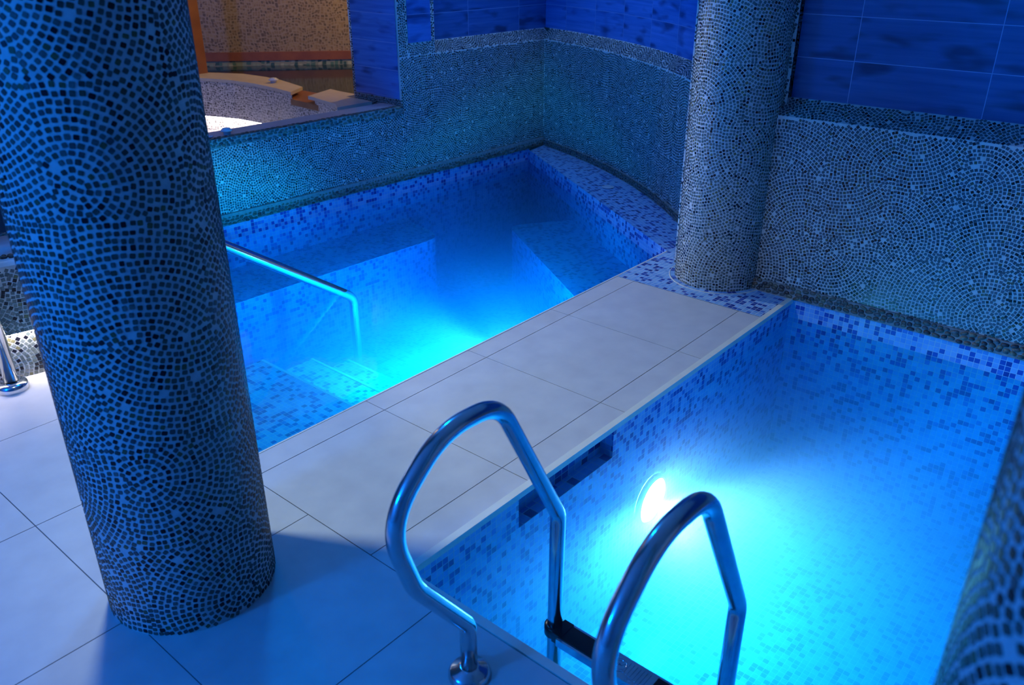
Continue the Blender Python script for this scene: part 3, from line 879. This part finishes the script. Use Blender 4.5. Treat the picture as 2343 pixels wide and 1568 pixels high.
def rim_place(r):
    def f(s, t):
        a = -PI - 0.6 + s / r
        n = np.array([math.cos(a), math.sin(a), 0]); tn = np.array([-math.sin(a), math.cos(a), 0])
        return np.array([TC[0], TC[1], TZ - 0.002]) + n * (r + 0.045 * (t - 0.5)), tn, n, Z3
    return f
pebbles('pebble_edge', rim_place(TR - 0.035), 4.2, 3, 0.024, 0.015, tubL, 73)
pebbles('pebble_edge', rim_place(0.735), 2.9, 3, 0.024, 0.015, tubL, 74)
led_m = emit('led_strip_light', (1.0, 0.93, 1.0), 34)
lathe('led_strip', [(TR - 0.006, 0.208), (TR - 0.030, 0.208)], led_m, (TC[0], TC[1], 0), tubL, 48, None, -PI * 0.95, -PI * 0.35)
b = MB(); b.poly(tub_arc(0.70, 0, 2 * PI, 40)[:-1], TZ - 0.09)
tubw = b.build('tub_water', [plain('tub_water', (0.01, 0.05, 0.07), 0.05)])
tag(tubw, 'dark still water in the hot tub behind the left column', 'water', kind='stuff')

# ------------------------------------------------------------------ far spa room seen through the opening
spa = thing('spa_pool', 'raised spa pool with beige rim and glowing plinth through the opening', 'spa pool', (4.3, 6.3, 0))
RZ = 0.55
outer = [(3.55, 7.75), (3.80, 7.35), (4.02, 6.97), (4.12, 6.66), (4.14, 6.35), (4.12, 6.06), (4.08, 5.78)]
inner = [(3.75, 8.0), (4.0, 7.65), (4.20, 7.30), (4.40, 6.92), (4.42, 6.6), (4.40, 6.35), (4.30, 5.92)]
def strip(name, po, pi, z0, z1, mat, parent):
    b = MB()
    b.poly(po + pi[::-1], z1)
    for q in (po, pi[::-1]):
        for i in range(len(q) - 1): wall_uv(b, q[i], q[i + 1], z0, z1)
    wall_uv(b, po[-1], pi[-1], z0, z1)
    return b.build(name, [mat], parent)
strip('rim_slab', outer, inner, RZ - 0.025, RZ, M['beige'], spa)
strip('rim_slab', [(4.058, 5.53), (4.05, 5.45), (3.98, 5.10), (3.90, 4.98)], [(4.38, 5.66), (4.36, 5.5), (4.355, 5.30), (4.24, 5.29), (4.23, 4.98)], RZ - 0.025, RZ, M['beige'], spa)
strip('spill_notch', [(4.085, 5.80), (4.05, 5.40)], [(4.40, 6.3), (4.39, 5.40)], RZ - 0.10, RZ - 0.055, M['brown'], spa)
allo = outer + [(4.05, 5.45), (3.98, 5.10), (3.90, 4.98)]
b = MB(); o_ = 0.0
pe = MB()
for i in range(len(allo) - 1):
    q0, q1 = allo[i], allo[i + 1]
    d = Vector((q1[0] - q0[0], q1[1] - q0[1])); L = d.length
    sh = Vector((-d.y, d.x)).normalized() * 0.02
    p0 = (q0[0] + 0.01, q0[1]); p1_ = (q1[0] + 0.01, q1[1])
    wall_uv(b, p0, p1_, 0.22, RZ - 0.075 if i in (6,) else RZ - 0.025, o_); o_ += L
b.build('side_wall', [M['pale_mosaic']], spa)
b = MB(); o_ = 0.0
for i in range(len(allo) - 1):
    q0, q1 = allo[i], allo[i + 1]
    L = math.hypot(q1[0] - q0[0], q1[1] - q0[1])
    wall_uv(b, (q0[0] + 0.10, q0[1]), (q1[0] + 0.10, q1[1]), 0.0, 0.225, o_); o_ += L
    b.face([(q0[0] + 0.01, q0[1], 0.22), (q1[0] + 0.01, q1[1], 0.22), (q1[0] + 0.10, q1[1], 0.22), (q0[0] + 0.10, q0[1], 0.22)])
b.build('plinth', [M['pale_mosaic']], spa)
b = MB()
for i in range(0, 5):
    q0, q1 = allo[i], allo[i + 1]
    if i == 4: q1 = (4.14, 6.28)
    b.face([(q1[0] + 0.03, q1[1], 0.212), (q0[0] + 0.03, q0[1], 0.212), (q0[0] + 0.055, q0[1], 0.212), (q1[0] + 0.055, q1[1], 0.212)][::-1])
b.build('led_strip', [emit('spa_led_light', (1.0, 0.92, 0.98), 60)], spa)
def far_pt(t): return (4.669 + 0.737 * t, 7.997 - 0.676 * t)
f0, f1 = far_pt(-2.2), far_pt(3.0)
b = MB(); wall_uv(b, f0, f1, RZ + 0.07, 1.35); far = b.build('wall_spa', [M['warm_wall']])
b = MB(); wall_uv(b, f0, f1, 1.35, HC); b.build('added_dark_tiles', [M['wave_back']], far)  # unseen dark band, added to dim the wall's reflection in the pool
tag(far, 'brown mosaic wall of the far spa room', kind='structure')
def band(t0, t1, z0, z1, th, mat, name):
    b = MB()
    n = Vector((-0.675, -0.738)) * th
    A, B = Vector(far_pt(t0)), Vector(far_pt(t1)); A2, B2 = A + n, B + n
    for (p, q) in ((A2, B2),):
        wall_uv(b, (p.x, p.y), (q.x, q.y), z0, z1)
    b.face([(A2.x, A2.y, z1), (B2.x, B2.y, z1), (B.x, B.y, z1), (A.x, A.y, z1)])
    return b.build(name, [mat])
o = band(-2.2, 3.0, RZ - 0.01, RZ + 0.07, 0.03, M['brown'], 'trim_5'); tag(o, 'brown tile band on the far spa wall', kind='structure')
o = band(-2.2, 3.0, RZ - 0.12, RZ - 0.01, 0.02, M['teal'], 'trim_6'); tag(o, 'teal mosaic row at the far spa waterline', kind='structure')
b = MB(); b.poly([(3.75, 8.0), (4.0, 7.65), (4.20, 7.30), (4.40, 6.92), (4.42, 6.6), (4.40, 6.35), (4.36, 5.6), (4.355, 5.31), (7.2, 5.31), far_pt(3.0), f0], RZ - 0.06)
o = b.build('spa_water', [plain('spa_water', (0.012, 0.035, 0.02), 0.08)]); tag(o, 'dark green water of the far spa pool', 'water', kind='stuff')
b = MB(); b.box((4.13, 7.20, RZ), (4.22, 7.28, HC))
o = b.build('wood_post', [M['brown']], bevel=0.006); tag(o, 'reddish brown upright post at the far spa rim', 'post')

# ------------------------------------------------------------------ air buttons
def air_button(loc, label, r=0.034, h=0.016, group=None):
    t = thing('air_button', label, 'button', loc, group)
    lathe('flange', [(0.001, 0.0), (r * 0.62, 0.0), (r * 0.66, h * 0.55), (r, h * 0.7), (r, h * 0.9), (r * 0.92, h), (r * 0.70, h)], M['button'], loc, t, 32)
    lathe('plunger', [(r * 0.70, h * 0.95), (r * 0.66, h * 1.25), (r * 0.3, h * 1.35), (0.001, h * 1.37)], M['button'], loc, t, 32)
air_button((5.056, 3.377, 0.001), 'round pale button on the mosaic ledge beside the curved wall', 0.045, 0.008)
p = bw(0.185, 0.085, SS); air_button(tuple(p), 'raised pale blue button standing on the grey sill of the opening', 0.036, 0.030)
p = bw(0.045, 0.085, SS); air_button(tuple(p), 'flat pale button on the sill nearest the left column', 0.040, 0.010)
air_button((4.275, 6.28, RZ), 'small beige button on the rim of the far spa pool', 0.042, 0.03)

# ------------------------------------------------------------------ pool ladder
lad = thing('pool_ladder', 'polished steel pool ladder with two looped handrails at the front pool', 'ladder', (1.10, 0.815, 0))
TRd = 0.0213
prof = [(1.098, 0.0), (1.098, 0.165), (0.935, 0.395), (0.870, 0.60), (1.035, 0.745), (1.215, 0.735), (1.452, 0.292), (1.452, -0.86)]
def loop_pts(y):
    pts = [(x, y, z) for x, z in prof]
    return fillet(pts, [0, 0.07, 0.17, 0.22, 0.20, 0.13, 0.09, 0], 10)
for y in (1.075, 0.555):
    h = tube('handrail', loop_pts(y), TRd, M['steel'], lad)
    lathe('flange', [(TRd, 0.030), (TRd + 0.004, 0.030), (0.030, 0.024), (0.046, 0.020), (0.053, 0.010), (0.054, 0.0)], M['steel'], (1.098, y, 0.0), h, 40)
    lathe('rubber_foot', [(TRd, 0.0), (TRd + 0.006, -0.01), (TRd + 0.006, -0.05), (0.001, -0.055)], M['rubber'], (1.452, y, -0.85), h, 24)
def tread(zt):
    y0, y1, x0, x1 = 0.592, 1.038, 1.408, 1.484
    b = MB(); b.box((x0, y0, zt - 0.026), (x1, y1, zt))
    t = b.build('tread', [M['steel']], lad, bevel=0.006)
    for a, c in ((y0 + 0.012, 0.745), (0.872, y1 - 0.012)):
        p = MB(); p.box((x0 + 0.009, a, zt - 0.002), (x1 - 0.009, c, zt + 0.003)); p.build('rubber_pad', [M['rubber']], t, bevel=0.002)
    # embossed pad in the middle
    e = MB()
    for k in range(7):
        yy = 0.765 + 0.0105 * k
        e.box((x0 + 0.012 + 0.002 * k, yy, zt - 0.001), (x1 - 0.012, yy + 0.0045, zt + 0.0022))
    for k in range(5):
        e.box((x0 + 0.010, 0.758 + 0.013 * k, zt - 0.001), (x0 + 0.0135, 0.762 + 0.013 * k, zt + 0.002))
    e.build('ridges', [M['steel']], t)
    lathe('emblem', [(0.021, 0.0), (0.021, 0.0025), (0.0175, 0.0025), (0.0175, 0.0)], M['steel'], (1.447, 0.850, zt), t, 32)
    s = MB()
    for k in range(3):
        a = PI / 2 + 2 * PI * k / 3
        d = Vector((math.cos(a), math.sin(a), 0)); n = Vector((-d.y, d.x, 0)) * 0.0035
        c0 = Vector((1.447, 0.850, zt + 0.002)); c1 = c0 + d * 0.018
        s.face([c0 - n, c1 - n, c1 + n, c0 + n]); 
        for q0, q1 in ((c0 - n, c1 - n), (c1 - n, c1 + n), (c1 + n, c0 + n)):
            s.face([q0 - Vector((0, 0, .003)), q1 - Vector((0, 0, .003)), q1, q0])
    s.build('emblem_mark', [M['steel']], t)
    for y, sg in ((1.075, -1), (0.555, 1)):
        c = MB(); c.box((1.418, min(y + sg * 0.014, y + sg * 0.046), zt - 0.030), (1.482, max(y + sg * 0.014, y + sg * 0.046), zt + 0.004))
        c.build('clamp', [M['rubber']], t, bevel=0.008)
        lathe('clamp_cap', [(0.0216, -0.03), (0.030, -0.028), (0.030, 0.002), (0.0216, 0.004)], M['rubber'], (1.452, y, zt - 0.002), t, 28)
tread(-0.098); tread(-0.33); tread(-0.58)

# ------------------------------------------------------------------ stair handrail of the rear pool
HY = 3.5
hr = thing('stair_handrail', 'steel handrail running from the deck down into the rear pool', 'handrail', (0.964, HY, 0))
rl = tube('rail', fillet([(0.964, HY, 0.0), (0.964, HY, 0.93), (1.14, HY, 0.93), (2.735, HY, -0.16), (2.735, HY, P1Z)], [0, 0.10, 0.10, 0.08, 0], 10), 0.027, M['steel'], hr)
lathe('flange', [(0.0275, 0.038), (0.044, 0.038), (0.056, 0.031), (0.060, 0.016), (0.057, 0.0)], M['steel'], (0.964, HY, 0.0), hr, 40)
lathe('flange', [(0.0275, 0.035), (0.055, 0.025), (0.062, 0.0)], M['steel'], (2.735, HY, P1Z), hr, 40)

# ------------------------------------------------------------------ underwater lamps
def pool_lamp(x, y, z, sgn, label, strength, col, r=0.10):
    t = thing('pool_lamp', label, 'lamp', (x, y, z))
    R = Matrix.Rotation(PI / 2 * (1 if sgn < 0 else -1), 3, 'X')     # +z of the profile -> sgn*y
    lathe('bezel', [(r + 0.018, 0.0), (r + 0.018, 0.012), (r, 0.02), (r - 0.004, 0.012)], M['steel'], (x, y, z), t, 40, R)
    lathe('lens', [(r - 0.003, 0.013), (r * 0.7, 0.022), (0.001, 0.026)], emit('pool_lamp_lens', col, strength), (x, y, z), t, 40, R)
pool_lamp(2.655, P2Y1 - 0.001, -0.53, -1, 'round glaring white lamp in the front pool under the walkway', 105, (1.0, 0.75, 0.85), 0.105)
pool_lamp(2.78, YL + 0.008, -0.26, 1, 'pool lamp in the rear pool hidden below the walkway edge', 40, (0.5, 0.7, 1.0), 0.095)

# ------------------------------------------------------------------ lights
def point(name, loc, col, watt, rad):
    l = bpy.data.lights.new(name, 'POINT'); l.color = col; l.energy = watt; l.shadow_soft_size = rad
    o = bpy.data.objects.new(name, l); C.objects.link(o); o.location = loc
    return o
def spot(name, loc, tgt, col, watt, rad, deg, blend):
    l = bpy.data.lights.new(name, 'SPOT'); l.color = col; l.energy = watt; l.shadow_soft_size = rad
    l.spot_size = math.radians(deg); l.spot_blend = blend
    o = bpy.data.objects.new(name, l); C.objects.link(o); o.location = loc
    o.rotation_euler = (Vector(tgt) - Vector(loc)).to_track_quat('-Z', 'Y').to_euler()
    return o
spot('white_ceiling_lamp', (0.845, 2.345, 2.35), (1.65, 2.03, 0), (0.80, 1.0, 1.0), 95, 0.035, 92, 0.9)
spot('spa_room_lamp', (3.1, 5.6, 1.68), (3.05, 1.9, 0.35), (0.92, 0.97, 0.95), 230, 0.06, 42, 0.4)
spot('pool_lamp_beam', (2.655, P2Y1 - 0.045, -0.53), (2.85, 0.0, -1.15), (1.0, 0.43, 0.92), 390, 0.06, 134, 0.5)
spot('pool_lamp_beam', (2.655, P2Y1 - 0.045, -0.53), (1.5, 0.9, -1.0), (1.0, 0.55, 0.9), 190, 0.06, 110, 0.7)
for tx, ty, tz, e in ((0.9, 3.7, -1.2, 420), (2.5, 4.2, -0.92, 900), (4.4, 3.7, -1.2, 950)):
    spot('pool_lamp_beam', (2.78, YL + 0.05, -0.25), (tx, ty, tz), (0.40, 0.58, 1.0), e, 0.05, 84, 0.55)
point('blue_lamp_and_fill', (-2.3, 2.35, 2.1), (0.0, 0.18, 1.0), 225, 0.22)
point('blue_lamp_and_fill', (2.0, 3.0, 2.5), (0.0, 0.24, 1.0), 50, 0.10)  # added blue ambient fill near the walkway, not a known fixture
spot('corner_ceiling_lamp', (5.0, 3.85, 2.58), (5.0, 3.85, 0), (0.22, 0.48, 1.0), 42, 0.06, 84, 0.5)
point('warm_lamp_and_fill', (3.1, 7.3, 2.2), (1.0, 0.72, 0.5), 13, 0.1)  # added warm fill for the spa side wall, not a known fixture
point('warm_lamp_and_fill', (5.9, 5.6, 2.0), (1.0, 0.56, 0.12), 62, 0.12)

w = bpy.data.worlds.new('world'); scene.world = w; w.use_nodes = True
w.node_tree.nodes['Background'].inputs[0].default_value = (0.0, 0.02, 0.08, 1)
w.node_tree.nodes['Background'].inputs[1].default_value = 0.3

# ------------------------------------------------------------------ camera
cam = bpy.data.cameras.new('camera'); co = bpy.data.objects.new('camera', cam); C.objects.link(co)
cam.sensor_width = 36; cam.lens = 1918.0 / 2343 * 36; cam.clip_start = 0.02
pitch, az = math.radians(25.96), math.radians(40.4)
co.location = (0, 0, 1.675)
co.rotation_euler = (PI / 2 - pitch, 0, az - PI / 2)
cam.dof.use_dof = True; cam.dof.focus_distance = 3.6; cam.dof.aperture_fstop = 4.0
scene.camera = co

scene.view_settings.view_transform = 'Standard'
scene.view_settings.look = 'None'
scene.view_settings.gamma = 1
scene.view_settings.exposure = 0
scene.cycles.use_denoising = True
scene.cycles.max_bounces = 8
scene.cycles.diffuse_bounces = 4
scene.cycles.glossy_bounces = 4
scene.cycles.transparent_max_bounces = 12
scene.cycles.volume_bounces = 2
scene.cycles.use_adaptive_sampling = True
scene.cycles.adaptive_threshold = 0.02
scene.cycles.sample_clamp_indirect = 4
scene.cycles.caustics_reflective = False
scene.cycles.caustics_refractive = False
